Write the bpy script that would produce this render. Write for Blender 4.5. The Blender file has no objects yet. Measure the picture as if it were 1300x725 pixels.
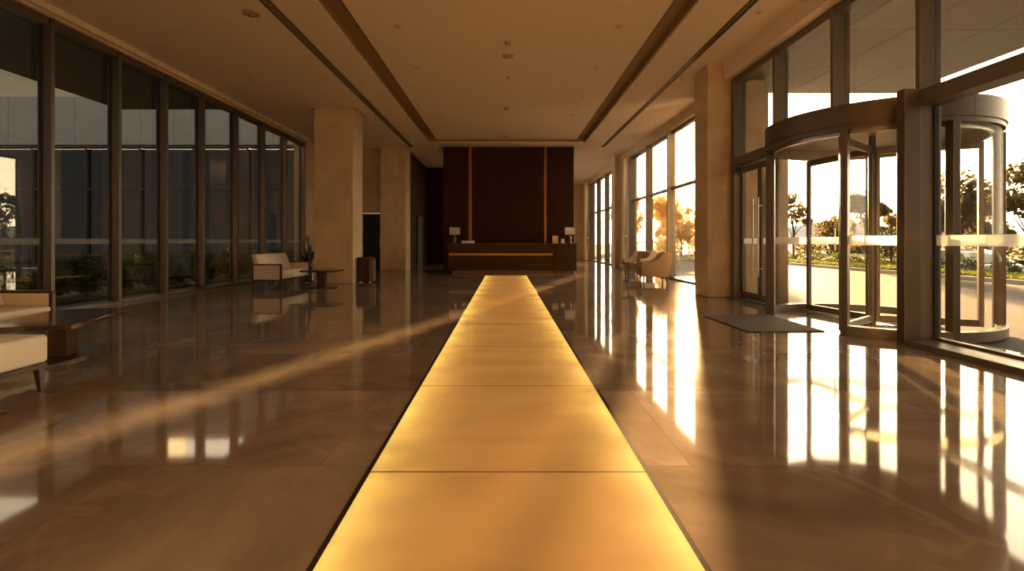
import bpy, bmesh, math, random
from mathutils import Vector, Matrix

random.seed(7)
H = 1.15                      # eye height in metres; layout below is written in multiples of it
FPX = 620.0                   # focal length in pixels of the 1300x725 frame
PI = math.pi
scene = bpy.context.scene
col = scene.collection

# ------------------------------------------------------------------ materials
def new_mat(name):
    m = bpy.data.materials.new(name)
    m.use_nodes = True
    nt = m.node_tree
    nt.nodes.clear()
    out = nt.nodes.new('ShaderNodeOutputMaterial')
    return m, nt, out

def N(nt, t, **kw):
    n = nt.nodes.new('ShaderNode' + t)
    for k, v in kw.items():
        setattr(n, k, v)
    return n

def mixcol(nt, fac, a, b, blend='MIX'):
    n = nt.nodes.new('ShaderNodeMix')
    n.data_type = 'RGBA'
    n.blend_type = blend
    for key, v in ((0, fac), (6, a), (7, b)):
        if isinstance(v, bpy.types.NodeSocket):
            nt.links.new(v, n.inputs[key])
        else:
            n.inputs[key].default_value = v if key == 0 else (*v, 1)
    return n.outputs[2]

def math_n(nt, op, a, b=None, c=None, clamp=False):
    n = nt.nodes.new('ShaderNodeMath')
    n.operation = op
    n.use_clamp = clamp
    for i, v in enumerate((a, b, c)):
        if v is None: continue
        if isinstance(v, bpy.types.NodeSocket):
            nt.links.new(v, n.inputs[i])
        else:
            n.inputs[i].default_value = v
    return n.outputs[0]

def plain(name, c, rough=.5, metal=0., var=.08, scale=6., spec=.5, coat=0., bump=0., stretch=(1, 1, 1)):
    m, nt, out = new_mat(name)
    p = N(nt, 'BsdfPrincipled')
    tc = N(nt, 'TexCoord')
    mp = N(nt, 'Mapping')
    mp.inputs['Scale'].default_value = stretch
    nt.links.new(tc.outputs['Object'], mp.inputs['Vector'])
    no = N(nt, 'TexNoise')
    no.inputs['Scale'].default_value = scale
    no.inputs['Detail'].default_value = 5
    nt.links.new(mp.outputs['Vector'], no.inputs['Vector'])
    lo = tuple(max(0, x * (1 - var)) for x in c)
    hi = tuple(min(1, x * (1 + var)) for x in c)
    nt.links.new(mixcol(nt, no.outputs['Fac'], lo, hi), p.inputs['Base Color'])
    p.inputs['Roughness'].default_value = rough
    p.inputs['Metallic'].default_value = metal
    p.inputs['Specular IOR Level'].default_value = spec
    p.inputs['Coat Weight'].default_value = coat
    p.inputs['Coat Roughness'].default_value = .08
    if bump:
        b = N(nt, 'Bump')
        b.inputs['Strength'].default_value = bump
        b.inputs['Distance'].default_value = .01
        nt.links.new(no.outputs['Fac'], b.inputs['Height'])
        nt.links.new(b.outputs['Normal'], p.inputs['Normal'])
    nt.links.new(p.outputs[0], out.inputs[0])
    return m

def wood(name, c, rough=.25, grain=(30, 30, 1.2), var=.35, coat=.3, spec=.5):
    m, nt, out = new_mat(name)
    p = N(nt, 'BsdfPrincipled')
    tc = N(nt, 'TexCoord')
    mp = N(nt, 'Mapping')
    mp.inputs['Scale'].default_value = grain
    nt.links.new(tc.outputs['Object'], mp.inputs['Vector'])
    no = N(nt, 'TexNoise')
    no.inputs['Scale'].default_value = 1.
    no.inputs['Detail'].default_value = 6
    no.inputs['Distortion'].default_value = .6
    nt.links.new(mp.outputs['Vector'], no.inputs['Vector'])
    nt.links.new(mixcol(nt, no.outputs['Fac'], tuple(x * (1 - var) for x in c), tuple(x * (1 + var) for x in c)), p.inputs['Base Color'])
    p.inputs['Roughness'].default_value = rough
    p.inputs['Specular IOR Level'].default_value = spec
    p.inputs['Coat Weight'].default_value = coat
    p.inputs['Coat Roughness'].default_value = .1
    nt.links.new(p.outputs[0], out.inputs[0])
    return m

def stone(name, dark, light, vein, rough, tile=None, spec=.5, scale=.9, tint=.12, coat=0.):
    """Veined polished stone, optionally laid in slabs tile=(width, height, axes)."""
    m, nt, out = new_mat(name)
    p = N(nt, 'BsdfPrincipled')
    tc = N(nt, 'TexCoord')
    vec = tc.outputs['Object']
    n1 = N(nt, 'TexNoise')
    n1.inputs['Scale'].default_value = scale
    n1.inputs['Detail'].default_value = 9
    n1.inputs['Roughness'].default_value = .62
    n1.inputs['Distortion'].default_value = 1.1
    if tile:
        sep = N(nt, 'SeparateXYZ')
        nt.links.new(vec, sep.inputs[0])
        cmb = N(nt, 'CombineXYZ')
        for k, ax in enumerate(tile[2]):
            nt.links.new(sep.outputs[ax], cmb.inputs[k])
        br = N(nt, 'TexBrick')
        br.offset = tile[3] if len(tile) > 3 else .5
        br.inputs['Scale'].default_value = 1.
        br.inputs['Brick Width'].default_value = tile[0]
        br.inputs['Row Height'].default_value = tile[1]
        br.inputs['Mortar Size'].default_value = .0022
        br.inputs['Mortar Smooth'].default_value = .2
        br.inputs['Color1'].default_value = (0, 0, 0, 1)
        br.inputs['Color2'].default_value = (1, 1, 1, 1)
        br.inputs['Mortar'].default_value = (.5, .5, .5, 1)
        nt.links.new(cmb.outputs[0], br.inputs['Vector'])
        sc = N(nt, 'VectorMath', operation='SCALE')
        nt.links.new(br.outputs['Color'], sc.inputs[0])
        sc.inputs['Scale'].default_value = 7.
        ad = N(nt, 'VectorMath', operation='ADD')
        nt.links.new(vec, ad.inputs[0])
        nt.links.new(sc.outputs[0], ad.inputs[1])
        vec = ad.outputs[0]
    nt.links.new(vec, n1.inputs['Vector'])
    rot = N(nt, 'Mapping')
    rot.inputs['Rotation'].default_value = (.2, .3, .7)
    rot.inputs['Scale'].default_value = (1., 1.5, 1.)
    nt.links.new(vec, rot.inputs['Vector'])
    n2 = N(nt, 'TexNoise')
    n2.inputs['Scale'].default_value = scale * .75
    n2.inputs['Detail'].default_value = 7
    n2.inputs['Distortion'].default_value = 2.2
    nt.links.new(rot.outputs[0], n2.inputs['Vector'])
    v = math_n(nt, 'SUBTRACT', n2.outputs['Fac'], .5)
    v = math_n(nt, 'ABSOLUTE', v)
    v = math_n(nt, 'MULTIPLY_ADD', v, -38., 1., clamp=True)
    n3 = N(nt, 'TexNoise')
    n3.inputs['Scale'].default_value = scale * 1.4
    nt.links.new(vec, n3.inputs['Vector'])
    v = math_n(nt, 'MULTIPLY', v, math_n(nt, 'MULTIPLY_ADD', n3.outputs['Fac'], 2.2, -.85, clamp=True))
    v = math_n(nt, 'MULTIPLY', v, .6)
    f = math_n(nt, 'MULTIPLY_ADD', n1.outputs['Fac'], 3.2, -1.1, clamp=True)
    c = mixcol(nt, f, dark, light)
    c = mixcol(nt, v, c, vein)
    if tile:
        t = N(nt, 'SeparateColor')
        nt.links.new(br.outputs['Color'], t.inputs[0])
        g = math_n(nt, 'MULTIPLY_ADD', t.outputs[0], tint * 2, 1 - tint)
        gg = N(nt, 'CombineColor')
        for k in range(3): nt.links.new(g, gg.inputs[k])
        c = mixcol(nt, 1., c, gg.outputs[0], 'MULTIPLY')
        mo = math_n(nt, 'MULTIPLY', br.outputs['Fac'], .45)
        c = mixcol(nt, mo, c, tuple(x * .35 for x in dark))
    nt.links.new(c, p.inputs['Base Color'])
    r = math_n(nt, 'MULTIPLY_ADD', n1.outputs['Fac'], rough * .6, rough * .7)
    nt.links.new(r, p.inputs['Roughness'])
    p.inputs['Specular IOR Level'].default_value = spec
    p.inputs['Coat Weight'].default_value = coat
    p.inputs['Coat Roughness'].default_value = .03
    if coat:
        w = N(nt, 'TexNoise')
        w.inputs['Scale'].default_value = 1.6
        w.inputs['Detail'].default_value = 1
        nt.links.new(tc.outputs['Object'], w.inputs['Vector'])
        b = N(nt, 'Bump')
        b.inputs['Strength'].default_value = .05
        b.inputs['Distance'].default_value = .02
        nt.links.new(w.outputs['Fac'], b.inputs['Height'])
        nt.links.new(b.outputs['Normal'], p.inputs['Normal'])
        nt.links.new(b.outputs['Normal'], p.inputs['Coat Normal'])
    nt.links.new(p.outputs[0], out.inputs[0])
    return m

def glass(name, tint, refl=1.0):
    m, nt, out = new_mat(name)
    tr = N(nt, 'BsdfTransparent')
    tr.inputs[0].default_value = (*tint, 1)
    gl = N(nt, 'BsdfGlossy')
    gl.inputs['Roughness'].default_value = 0.
    gl.inputs['Color'].default_value = (.95, .95, .95, 1)
    lw = N(nt, 'LayerWeight')
    lw.inputs['Blend'].default_value = .5
    f = math_n(nt, 'POWER', lw.outputs['Facing'], 5.)
    f = math_n(nt, 'MULTIPLY_ADD', f, .94 * refl, .04 * refl)
    no = N(nt, 'TexNoise')
    tc = N(nt, 'TexCoord')
    no.inputs['Scale'].default_value = .8
    nt.links.new(tc.outputs['Object'], no.inputs['Vector'])
    b = N(nt, 'Bump')
    b.inputs['Strength'].default_value = .02
    b.inputs['Distance'].default_value = .01
    nt.links.new(no.outputs['Fac'], b.inputs['Height'])
    nt.links.new(b.outputs['Normal'], gl.inputs['Normal'])
    mx = N(nt, 'MixShader')
    nt.links.new(f, mx.inputs[0])
    nt.links.new(tr.outputs[0], mx.inputs[1])
    nt.links.new(gl.outputs[0], mx.inputs[2])
    nt.links.new(mx.outputs[0], out.inputs[0])
    return m

def frosted(name, c, clear):
    m, nt, out = new_mat(name)
    tr = N(nt, 'BsdfTransparent')
    tl = N(nt, 'BsdfTranslucent')
    df = N(nt, 'BsdfDiffuse')
    no = N(nt, 'TexNoise')
    no.inputs['Scale'].default_value = 3.
    cc = mixcol(nt, no.outputs['Fac'], tuple(x * .95 for x in c), c)
    nt.links.new(cc, tl.inputs[0]); nt.links.new(cc, df.inputs[0])
    a = N(nt, 'MixShader'); a.inputs[0].default_value = .35
    nt.links.new(tl.outputs[0], a.inputs[1]); nt.links.new(df.outputs[0], a.inputs[2])
    b = N(nt, 'MixShader'); b.inputs[0].default_value = clear
    nt.links.new(a.outputs[0], b.inputs[1]); nt.links.new(tr.outputs[0], b.inputs[2])
    nt.links.new(b.outputs[0], out.inputs[0])
    return m

def leafmat(name, c1, c2, trans):
    m, nt, out = new_mat(name)
    no = N(nt, 'TexNoise')
    no.inputs['Scale'].default_value = 1.3
    tc = N(nt, 'TexCoord')
    nt.links.new(tc.outputs['Object'], no.inputs['Vector'])
    c = mixcol(nt, no.outputs['Fac'], c1, c2)
    d = N(nt, 'BsdfDiffuse'); t = N(nt, 'BsdfTranslucent')
    nt.links.new(c, d.inputs[0]); nt.links.new(c, t.inputs[0])
    mx = N(nt, 'MixShader'); mx.inputs[0].default_value = trans
    nt.links.new(d.outputs[0], mx.inputs[1]); nt.links.new(t.outputs[0], mx.inputs[2])
    nt.links.new(mx.outputs[0], out.inputs[0])
    return m

def strip_light():
    """Back-lit onyx: brightest along the two long sides, where its lamps sit."""
    m, nt, out = new_mat('backlit_onyx')
    tc = N(nt, 'TexCoord')
    sep = N(nt, 'SeparateXYZ')
    nt.links.new(tc.outputs['Object'], sep.inputs[0])
    ax = math_n(nt, 'ABSOLUTE', sep.outputs[0])
    e = math_n(nt, 'DIVIDE', ax, .595 * H)
    e4 = math_n(nt, 'POWER', e, 3.6)
    edgefall = math_n(nt, 'MULTIPLY_ADD', e, -9., 9.6, clamp=True)
    e4 = math_n(nt, 'MULTIPLY', e4, edgefall)
    n1 = N(nt, 'TexNoise')
    n1.inputs['Scale'].default_value = 1.7; n1.inputs['Detail'].default_value = 3
    geo = N(nt, 'NewGeometry')
    nt.links.new(geo.outputs['Position'], n1.inputs['Vector'])
    hot = math_n(nt, 'MULTIPLY_ADD', n1.outputs['Fac'], 4.2, -1.1)
    e4 = math_n(nt, 'MULTIPLY', e4, hot)
    n2 = N(nt, 'TexNoise')
    n2.inputs['Scale'].default_value = 1.1; n2.inputs['Detail'].default_value = 8
    n2.inputs['Distortion'].default_value = .7
    mp = N(nt, 'Mapping'); mp.inputs['Scale'].default_value = (.8, 3.2, 1)
    nt.links.new(geo.outputs['Position'], mp.inputs['Vector'])
    nt.links.new(mp.outputs[0], n2.inputs['Vector'])
    mid = math_n(nt, 'MULTIPLY_ADD', n2.outputs['Fac'], .45, .78)
    cm = mixcol(nt, n2.outputs['Fac'], (.56, .225, .045), (.66, .285, .065))
    s = math_n(nt, 'MULTIPLY', mid, STRIP_MID)
    cedge = mixcol(nt, math_n(nt, 'POWER', e, 3.), cm, (1., .56, .11))
    strength = math_n(nt, 'MULTIPLY_ADD', e4, STRIP_EDGE, s)
    p = N(nt, 'BsdfPrincipled')
    p.inputs['Base Color'].default_value = (.13, .075, .03, 1)
    p.inputs['Roughness'].default_value = .12
    p.inputs['Specular IOR Level'].default_value = .25
    nt.links.new(cedge, p.inputs['Emission Color'])
    nt.links.new(strength, p.inputs['Emission Strength'])
    nt.links.new(p.outputs[0], out.inputs[0])
    return m

STRIP_MID, STRIP_EDGE = .235, .27
SUN_E = 31.0

M = {}
M['floor'] = stone('marble_floor', (.165, .127, .098), (.36, .285, .22), (.47, .38, .30), .055, (1.9, 1.25, (0, 1), .5), spec=.5, scale=.55, coat=.12)
M['column'] = stone('travertine', (.52, .40, .26), (.66, .53, .36), (.72, .60, .44), .34, (1.4, 1.15, (0, 2, 1), 0.), scale=1.1, tint=.03)
M['sidewall'] = stone('beige_stone_wall', (.52, .40, .26), (.66, .53, .36), (.7, .58, .42), .36, (1.4, 1.15, (1, 2, 0), 0.), scale=1.1, tint=.03)
M['ceiling'] = plain('ceiling_paint', (.80, .68, .57), .75, var=.03, scale=2)
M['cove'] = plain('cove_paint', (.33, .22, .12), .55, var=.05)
M['ductgrey'] = plain('slot_grey', (.34, .26, .18), .6)
M['seam'] = plain('dark_seam', (.03, .022, .016), .9, spec=.05)
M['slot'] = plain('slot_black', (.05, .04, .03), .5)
M['bronze'] = plain('bronze_frame', (.125, .10, .078), .38, .55, var=.08, stretch=(8, 8, .6))
M['greyframe'] = plain('brown_grey_frame', (.165, .145, .125), .42, .35, var=.06, stretch=(8, 8, .6))
M['darkframe'] = plain('dark_frame', (.06, .055, .05), .5)
M['leftfilm'] = frosted('clear_film', (.5, .47, .42), .62)
M['leftglass'] = glass('coated_glass', (.82, .83, .80), 1.35)
M['steel'] = plain('brushed_steel', (.52, .47, .40), .28, 1., stretch=(1, 1, 14))
M['brass'] = plain('brass_strip', (.30, .14, .05), .4, .5)
M['dullbrass'] = plain('toe_glow_brass', (.16, .075, .03), .5, .3)
M['rubber'] = plain('black_gasket', (.02, .02, .02), .6)
M['glass'] = glass('clear_glass', (.92, .93, .90), .6)
M['drumglass'] = glass('door_glass', (.96, .96, .94), .10)
M['darkglass'] = glass('smoked_glass', (.55, .57, .56), 1.5)
M['film'] = frosted('frosted_film', (.86, .84, .78), .25)
M['wood'] = wood('dark_walnut', (.050, .021, .010), .35, (26, 26, 1.1), coat=0., spec=.25)
M['woodpanel'] = wood('wall_walnut', (.030, .008, .003), .5, (16, 16, .7), coat=0., spec=.12)
M['wooddesk'] = wood('desk_walnut', (.040, .012, .004), .42, (1.2, 20, 20), coat=0., spec=.15)
M['woodtop'] = wood('table_walnut', (.060, .026, .012), .16, (26, 2, 26), coat=.15, spec=.4)
M['linen'] = plain('cream_linen', (.66, .59, .49), .8, var=.05, scale=60, bump=.15)
M['taupe'] = plain('taupe_fabric', (.40, .31, .22), .85, var=.06, scale=60, bump=.15)
M['olive'] = plain('olive_cushion', (.30, .24, .11), .85, var=.08, scale=50)
M['shade'] = frosted('lamp_shade', (.88, .84, .76), .0)
M['lampbase'] = plain('dark_glazed_ceramic', (.09, .07, .055), .12, var=.2, coat=.8)
M['paper'] = plain('white_paper', (.8, .76, .68), .7, var=.02)
M['card'] = plain('printed_card', (.70, .42, .28), .6, var=.4, scale=18)
M['curtain'] = frosted('sheer_curtain', (.86, .76, .62), .12)
M['mat'] = plain('grey_entrance_mat', (.085, .075, .062), .95, var=.35, scale=160, bump=.6)
M['paving'] = stone('outdoor_granite', (.078, .071, .072), (.105, .096, .098), (.12, .11, .112), .8, (.9, .9, (0, 1), 0.), scale=2., tint=.05, spec=.05)
M['asphalt'] = plain('road_grey', (.062, .062, .066), .9, var=.08, scale=9, spec=.05)
M['kerb'] = plain('kerb_stone', (.4, .37, .33), .8)
M['earth'] = plain('verge_soil', (.07, .065, .03), .95, var=.3, scale=3, spec=.05)
M['soffit'] = plain('canopy_panel', (.30, .28, .26), .5, var=.03)
M['pierstone'] = stone('outdoor_pier_stone', (.40, .36, .32), (.50, .46, .41), (.54, .5, .45), .4, (3., .95, (0, 2, 1), 0.), scale=1.2, tint=.03)
M['panelgrey'] = plain('facade_panel', (.46, .46, .46), .5, var=.05, scale=1.2)
M['palestone'] = plain('facade_stone', (.52, .53, .46), .6, var=.05)
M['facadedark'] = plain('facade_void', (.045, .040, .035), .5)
M['leaf'] = leafmat('tree_leaf', (.10, .08, .035), (.21, .165, .075), .55)
M['hazeleaf'] = leafmat('haze_tinted_leaf', (.80, .62, .34), (.92, .78, .50), .7)  # pale gold colour stands in for sunlit haze over the foliage
M['shrubleaf'] = leafmat('shrub_leaf', (.045, .075, .03), (.10, .15, .06), .3)
M['hedgeleaf'] = leafmat('hedge_leaf', (.07, .09, .025), (.14, .16, .05), .4)
M['plantleaf'] = plain('house_plant_leaf', (.012, .018, .010), .35, var=.3)
M['bark'] = plain('bark', (.07, .05, .035), .9, var=.3, scale=12)
M['grass'] = leafmat('verge_grass', (.11, .13, .03), (.19, .20, .06), .35)
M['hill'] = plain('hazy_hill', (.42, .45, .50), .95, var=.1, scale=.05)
M['carpaint'] = plain('silver_car_paint', (.55, .56, .57), .2, .6, coat=1.)
M['carwhite'] = plain('white_car_paint', (.75, .75, .74), .22, 0., coat=1.)
M['carglass'] = plain('car_window', (.02, .025, .03), .05)
M['tyre'] = plain('tyre_rubber', (.015, .015, .015), .8)
M['white'] = plain('white_trim', (.72, .62, .48), .5, var=.02)
M['lens'] = plain('lamp_lens', (.55, .46, .34), .3, .2)
M['fixture'] = plain('ceiling_fixture', (.40, .29, .19), .5, var=.02)
M['hole'] = plain('dark_recess', (.012, .010, .008), .6)
M['onyx'] = strip_light()

# ------------------------------------------------------------------ mesh helper
class MB:
    def __init__(s, k=H):
        s.bm = bmesh.new(); s.k = k
    def quadbox(s, pts):
        """pts: 8 corners, bottom ring then top ring."""
        v = [s.bm.verts.new([c * s.k for c in p]) for p in pts]
        for f in ((3, 2, 1, 0), (4, 5, 6, 7), (0, 1, 5, 4), (1, 2, 6, 5), (2, 3, 7, 6), (3, 0, 4, 7)):
            s.bm.faces.new([v[i] for i in f])
        return s
    def box(s, x0, x1, y0, y1, z0, z1):
        return s.quadbox([(x0, y0, z0), (x1, y0, z0), (x1, y1, z0), (x0, y1, z0), (x0, y0, z1), (x1, y0, z1), (x1, y1, z1), (x0, y1, z1)])
    def prism(s, poly, z0, z1, axis='z'):
        """poly of 2-D points extruded along axis."""
        def P(a, b, c):
            return {'z': (a, b, c), 'y': (a, c, b), 'x': (c, a, b)}[axis]
        a = [s.bm.verts.new([q * s.k for q in P(x, y, z0)]) for x, y in poly]
        b = [s.bm.verts.new([q * s.k for q in P(x, y, z1)]) for x, y in poly]
        n = len(poly)
        s.bm.faces.new(a[::-1]); s.bm.faces.new(b)
        for i in range(n):
            s.bm.faces.new((a[i], a[(i + 1) % n], b[(i + 1) % n], b[i]))
        return s
    def lathe(s, prof, cx=0, cy=0, n=28, cap=True):
        rings = []
        for r, z in prof:
            rings.append([s.bm.verts.new(((cx + r * math.cos(2 * PI * i / n)) * s.k, (cy + r * math.sin(2 * PI * i / n)) * s.k, z * s.k)) for i in range(n)])
        for a, b in zip(rings, rings[1:]):
            for i in range(n):
                s.bm.faces.new((a[i], a[(i + 1) % n], b[(i + 1) % n], b[i]))
        if cap:
            s.bm.faces.new(rings[0][::-1]); s.bm.faces.new(rings[-1])
        return s
    def tube(s, path, radii, n=8):
        path = [Vector(p) for p in path]
        if not isinstance(radii, (list, tuple)): radii = [radii] * len(path)
        rings = []
        for i, p in enumerate(path):
            d = (path[min(i + 1, len(path) - 1)] - path[max(i - 1, 0)]).normalized()
            u = d.cross(Vector((0, 0, 1)) if abs(d.z) < .9 else Vector((1, 0, 0))).normalized()
            w = d.cross(u)
            rings.append([s.bm.verts.new((p + (u * math.cos(2 * PI * k / n) + w * math.sin(2 * PI * k / n)) * radii[i]) * s.k) for k in range(n)])
        for a, b in zip(rings, rings[1:]):
            for k in range(n):
                s.bm.faces.new((a[k], a[(k + 1) % n], b[(k + 1) % n], b[k]))
        s.bm.faces.new(rings[0][::-1]); s.bm.faces.new(rings[-1])
        return s
    def arcwall(s, cx, cy, r0, r1, a0, a1, z0, z1, n=28):
        """curved slab between two radii, angles in degrees."""
        cols = []
        for i in range(n + 1):
            a = math.radians(a0 + (a1 - a0) * i / n)
            ca, sa = math.cos(a), math.sin(a)
            cols.append([s.bm.verts.new(((cx + r * ca) * s.k, (cy + r * sa) * s.k, z * s.k)) for r, z in ((r0, z0), (r1, z0), (r1, z1), (r0, z1))])
        for a, b in zip(cols, cols[1:]):
            for k in range(4):
                s.bm.faces.new((a[k], a[(k + 1) % 4], b[(k + 1) % 4], b[k]))
        s.bm.faces.new(cols[0][::-1]); s.bm.faces.new(cols[-1])
        return s
    def build(s, name, mat, parent=None, bevel=0., smooth=False, loc=None, seg=2):
        bmesh.ops.recalc_face_normals(s.bm, faces=s.bm.faces)
        me = bpy.data.meshes.new(name)
        s.bm.to_mesh(me); s.bm.free()
        me.materials.append(mat)
        o = bpy.data.objects.new(name, me)
        col.objects.link(o)
        if parent: o.parent = parent
        if loc: o.location = loc
        if bevel:
            b = o.modifiers.new('edge', 'BEVEL'); b.width = bevel; b.segments = seg
            b.limit_method = 'ANGLE'; b.angle_limit = math.radians(40)
        if smooth:
            for p in me.polygons: p.use_smooth = True
            if not bevel:
                me.set_sharp_from_angle(angle=math.radians(40))
        return o

def tag(o, label=None, cat=None, group=None, kind=None):
    if label: o['label'] = label
    if cat: o['category'] = cat
    if group: o['group'] = group
    if kind: o['kind'] = kind
    return o

def thing(name, label, cat, loc=(0, 0, 0), rz=0., group=None, kind=None):
    o = bpy.data.objects.new(name, None)
    o.empty_display_size = .2
    col.objects.link(o)
    o.location = loc; o.rotation_euler = (0, 0, rz)
    return tag(o, label, cat, group, kind)

def copy_thing(root, loc, rz=None, label=None, group=None):
    r = root.copy(); col.objects.link(r)
    r.location = loc
    if rz is not None: r.rotation_euler = (0, 0, rz)
    tag(r, label, None, group)
    for ch in root.children:
        c = ch.copy(); col.objects.link(c); c.parent = r
        for g in ch.children:
            d = g.copy(); col.objects.link(d); d.parent = c
    return r

def struct(name, mb, mat, parent=None, **kw):
    o = mb.build(name, mat, parent, **kw)
    if parent is None: o['kind'] = 'structure'
    return o

C = 4.15          # ceiling height (in H)
XL, XR = -6.15, 4.31
YB, YF = -3.4, 27.0
SX = .01          # centre line of the light strip
SW = .595         # its half width
S0, S1 = .863, 14.09

# ------------------------------------------------------------------ floor and light strip
b = MB()
b.box(XL - .35, SX - SW - .02, YB, YF, -.12, 0)
b.box(SX + SW + .02, 4.6, YB, YF, -.12, 0)
b.box(SX - SW - .02, SX + SW + .02, YB, S0 - .01, -.12, 0)
b.box(SX - SW - .02, SX + SW + .02, S1 + .005, YF, -.12, 0)
struct('floor', b, M['floor'])
struct('trim_1', MB().box(SX - SW - .02, SX - SW, S0, S1, -.10, .0015), M['seam'])
struct('trim_2', MB().box(SX + SW, SX + SW + .02, S0, S1, -.10, .0015), M['seam'])
ORD = ['first', 'second', 'third', 'fourth', 'fifth', 'sixth', 'seventh', 'eighth', 'ninth', 'tenth', 'eleventh']
y = S0; k = 0
seams = MB()
while y < S1 - .05:
    y1 = min(y + 1.253, S1)
    if y + 1.253 > S1 - .35: y1 = S1
    o = MB().box(-SW + .001, SW - .001, 0, y1 - y - .009, -.09, .002).build('floor_light_panel', M['onyx'], loc=(SX * H, y * H, 0))
    tag(o, None, 'floor light', 'glowing panels of the floor path')
    if k == 0: o['label'] = 'glowing amber floor panel at the near end of the path, closest to the camera'
    elif y1 >= S1: o['label'] = 'glowing amber floor panel at the far end of the path, touching the reception desk'
    else: o['label'] = f'{ORD[k]} glowing amber floor panel of the path, counted from the camera end'
    if y1 < S1: seams.box(SX - SW + .002, SX + SW - .002, y1 - .0085, y1 - .0005, -.09, .0022)
    y = y1; k += 1
struct('trim_9', seams, M['seam'])

# ------------------------------------------------------------------ ceiling
TX0, TX1, TYE = -2.455, 2.515, 15.5      # tray opening
GW = .30
b = MB()
T = .25
def cslab(x0, x1, y0, y1, z0=C, t=T): b.box(x0, x1, y0, y1, z0, z0 + t)
SLE = 16.4
cslab(XL - .35, -3.23, YB, YF)
cslab(-3.08, TX0, YB, SLE)
cslab(TX1, 3.19, YB, SLE)
cslab(3.31, 4.6, YB, YF)
cslab(-3.23, 3.31, SLE, YF)
cslab(TX0, TX1, TYE, SLE)
# stepped border between slot and tray
b.box(-2.84, TX0, YB, TYE + .38, C - .028, C + .01)
b.box(TX1, 2.90, YB, TYE + .38, C - .028, C + .01)
b.box(TX0, TX1, TYE, TYE + .38, C - .028, C + .01)
struct('ceiling', b, M['ceiling'])
b = MB()
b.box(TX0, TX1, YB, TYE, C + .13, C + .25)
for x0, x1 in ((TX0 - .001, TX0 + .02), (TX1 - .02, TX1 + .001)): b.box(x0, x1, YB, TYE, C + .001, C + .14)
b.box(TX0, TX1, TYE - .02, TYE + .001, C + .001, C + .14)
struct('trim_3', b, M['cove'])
struct('trim_4', MB().box(TX0 + GW, TX1 - GW, YB, TYE - GW, C + .012, C + .129), M['ceiling'])
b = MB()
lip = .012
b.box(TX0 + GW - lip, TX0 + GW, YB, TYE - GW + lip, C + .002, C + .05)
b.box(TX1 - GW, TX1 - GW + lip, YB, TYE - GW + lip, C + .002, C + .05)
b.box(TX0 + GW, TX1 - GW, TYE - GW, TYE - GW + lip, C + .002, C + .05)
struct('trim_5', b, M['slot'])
for (x0, x1, side) in ((-3.23, -3.08, 'left'), (3.19, 3.31, 'right')):
    d = thing('air_diffuser', f'long dark linear air slot in the ceiling on the {"window wall" if side == "left" else "entrance"} side', 'air diffuser', ((x0 + x1) / 2 * H, YB * H, C * H))
    w = (x1 - x0) / 2
    L = SLE - YB
    MB().box(-w + .003, w - .003, 0, L - .01, .012, .14).build('duct', M['ductgrey'], d)
    f = MB(); f.box(-w + .001, -w + .012, 0, L - .01, -.004, .10); f.box(w - .012, w - .001, 0, L - .01, -.004, .10)
    f.build('frame', M['bronze'], d)
    f = MB()
    for q in (-.33, .33): f.box(w * q - .004, w * q + .004, 0, L - .02, .001, .0115)
    f.build('blade', M['bronze'], d)

# ------------------------------------------------------------------ left glazed wall
LY = [-3.4, -1.75, -.1, 1.2, 2.45, 3.7, 4.4, 5.45, 6.61, 7.77, 8.85, 9.95, 11.2, 12.45, 13.7, 14.95]
LY = [-3.4, -2.1, -.8, .5, 1.75, 3.0, 4.2, 5.42, 6.61, 7.77, 8.85, 9.95, 11.2, 12.45, 13.7, 14.95]
HL = 4.02
MW = .055        # mullion width
n = 1
for y0, y1 in zip(LY, LY[1:]):
    f = MB()
    f.box(XL - .19, XL, y0, y0 + MW, .0, HL)
    f.box(XL - .17, XL - .03, y0 + MW, y1, HL - .10, HL)
    f.box(XL - .17, XL + .02, y0 + MW, y1, 0, .045)
    if y1 == LY[-1]: f.box(XL - .19, XL, y1, y1 + MW, 0, HL)
    w = struct(f'window_{n}', f, M['bronze'], bevel=.004)
    g = MB()
    g.box(XL - .15, XL - .125, y0 + MW, y0 + MW + .02, .045, HL - .10); g.box(XL - .15, XL - .125, y1 - .02, y1, .045, HL - .10)
    g.box(XL - .15, XL - .125, y0 + MW + .02, y1 - .02, .045, .06)
    g.build('gasket', M['rubber'], w)
    MB().box(XL - .142, XL - .134, y0 + MW + .02, y1 - .02, .06, HL - .10).build('pane', M['leftglass'], w)
    MB().box(XL - .134, XL - .1325, y0 + MW + .02, y1 - .02, .955, 1.035).build('film_band', M['leftfilm'], w)
    n += 1
b = MB(); b.box(XL - .35, XL + .03, YB, 15.05, HL, C); b.box(XL - .35, XL - .02, 15.005, 17.3, 0, C)
struct('wall_left', b, M['sidewall'])
struct('trim_6', MB().box(XL + .031, XL + .10, YB, 15.05, HL + .04, C - .001), M['white'])

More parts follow.
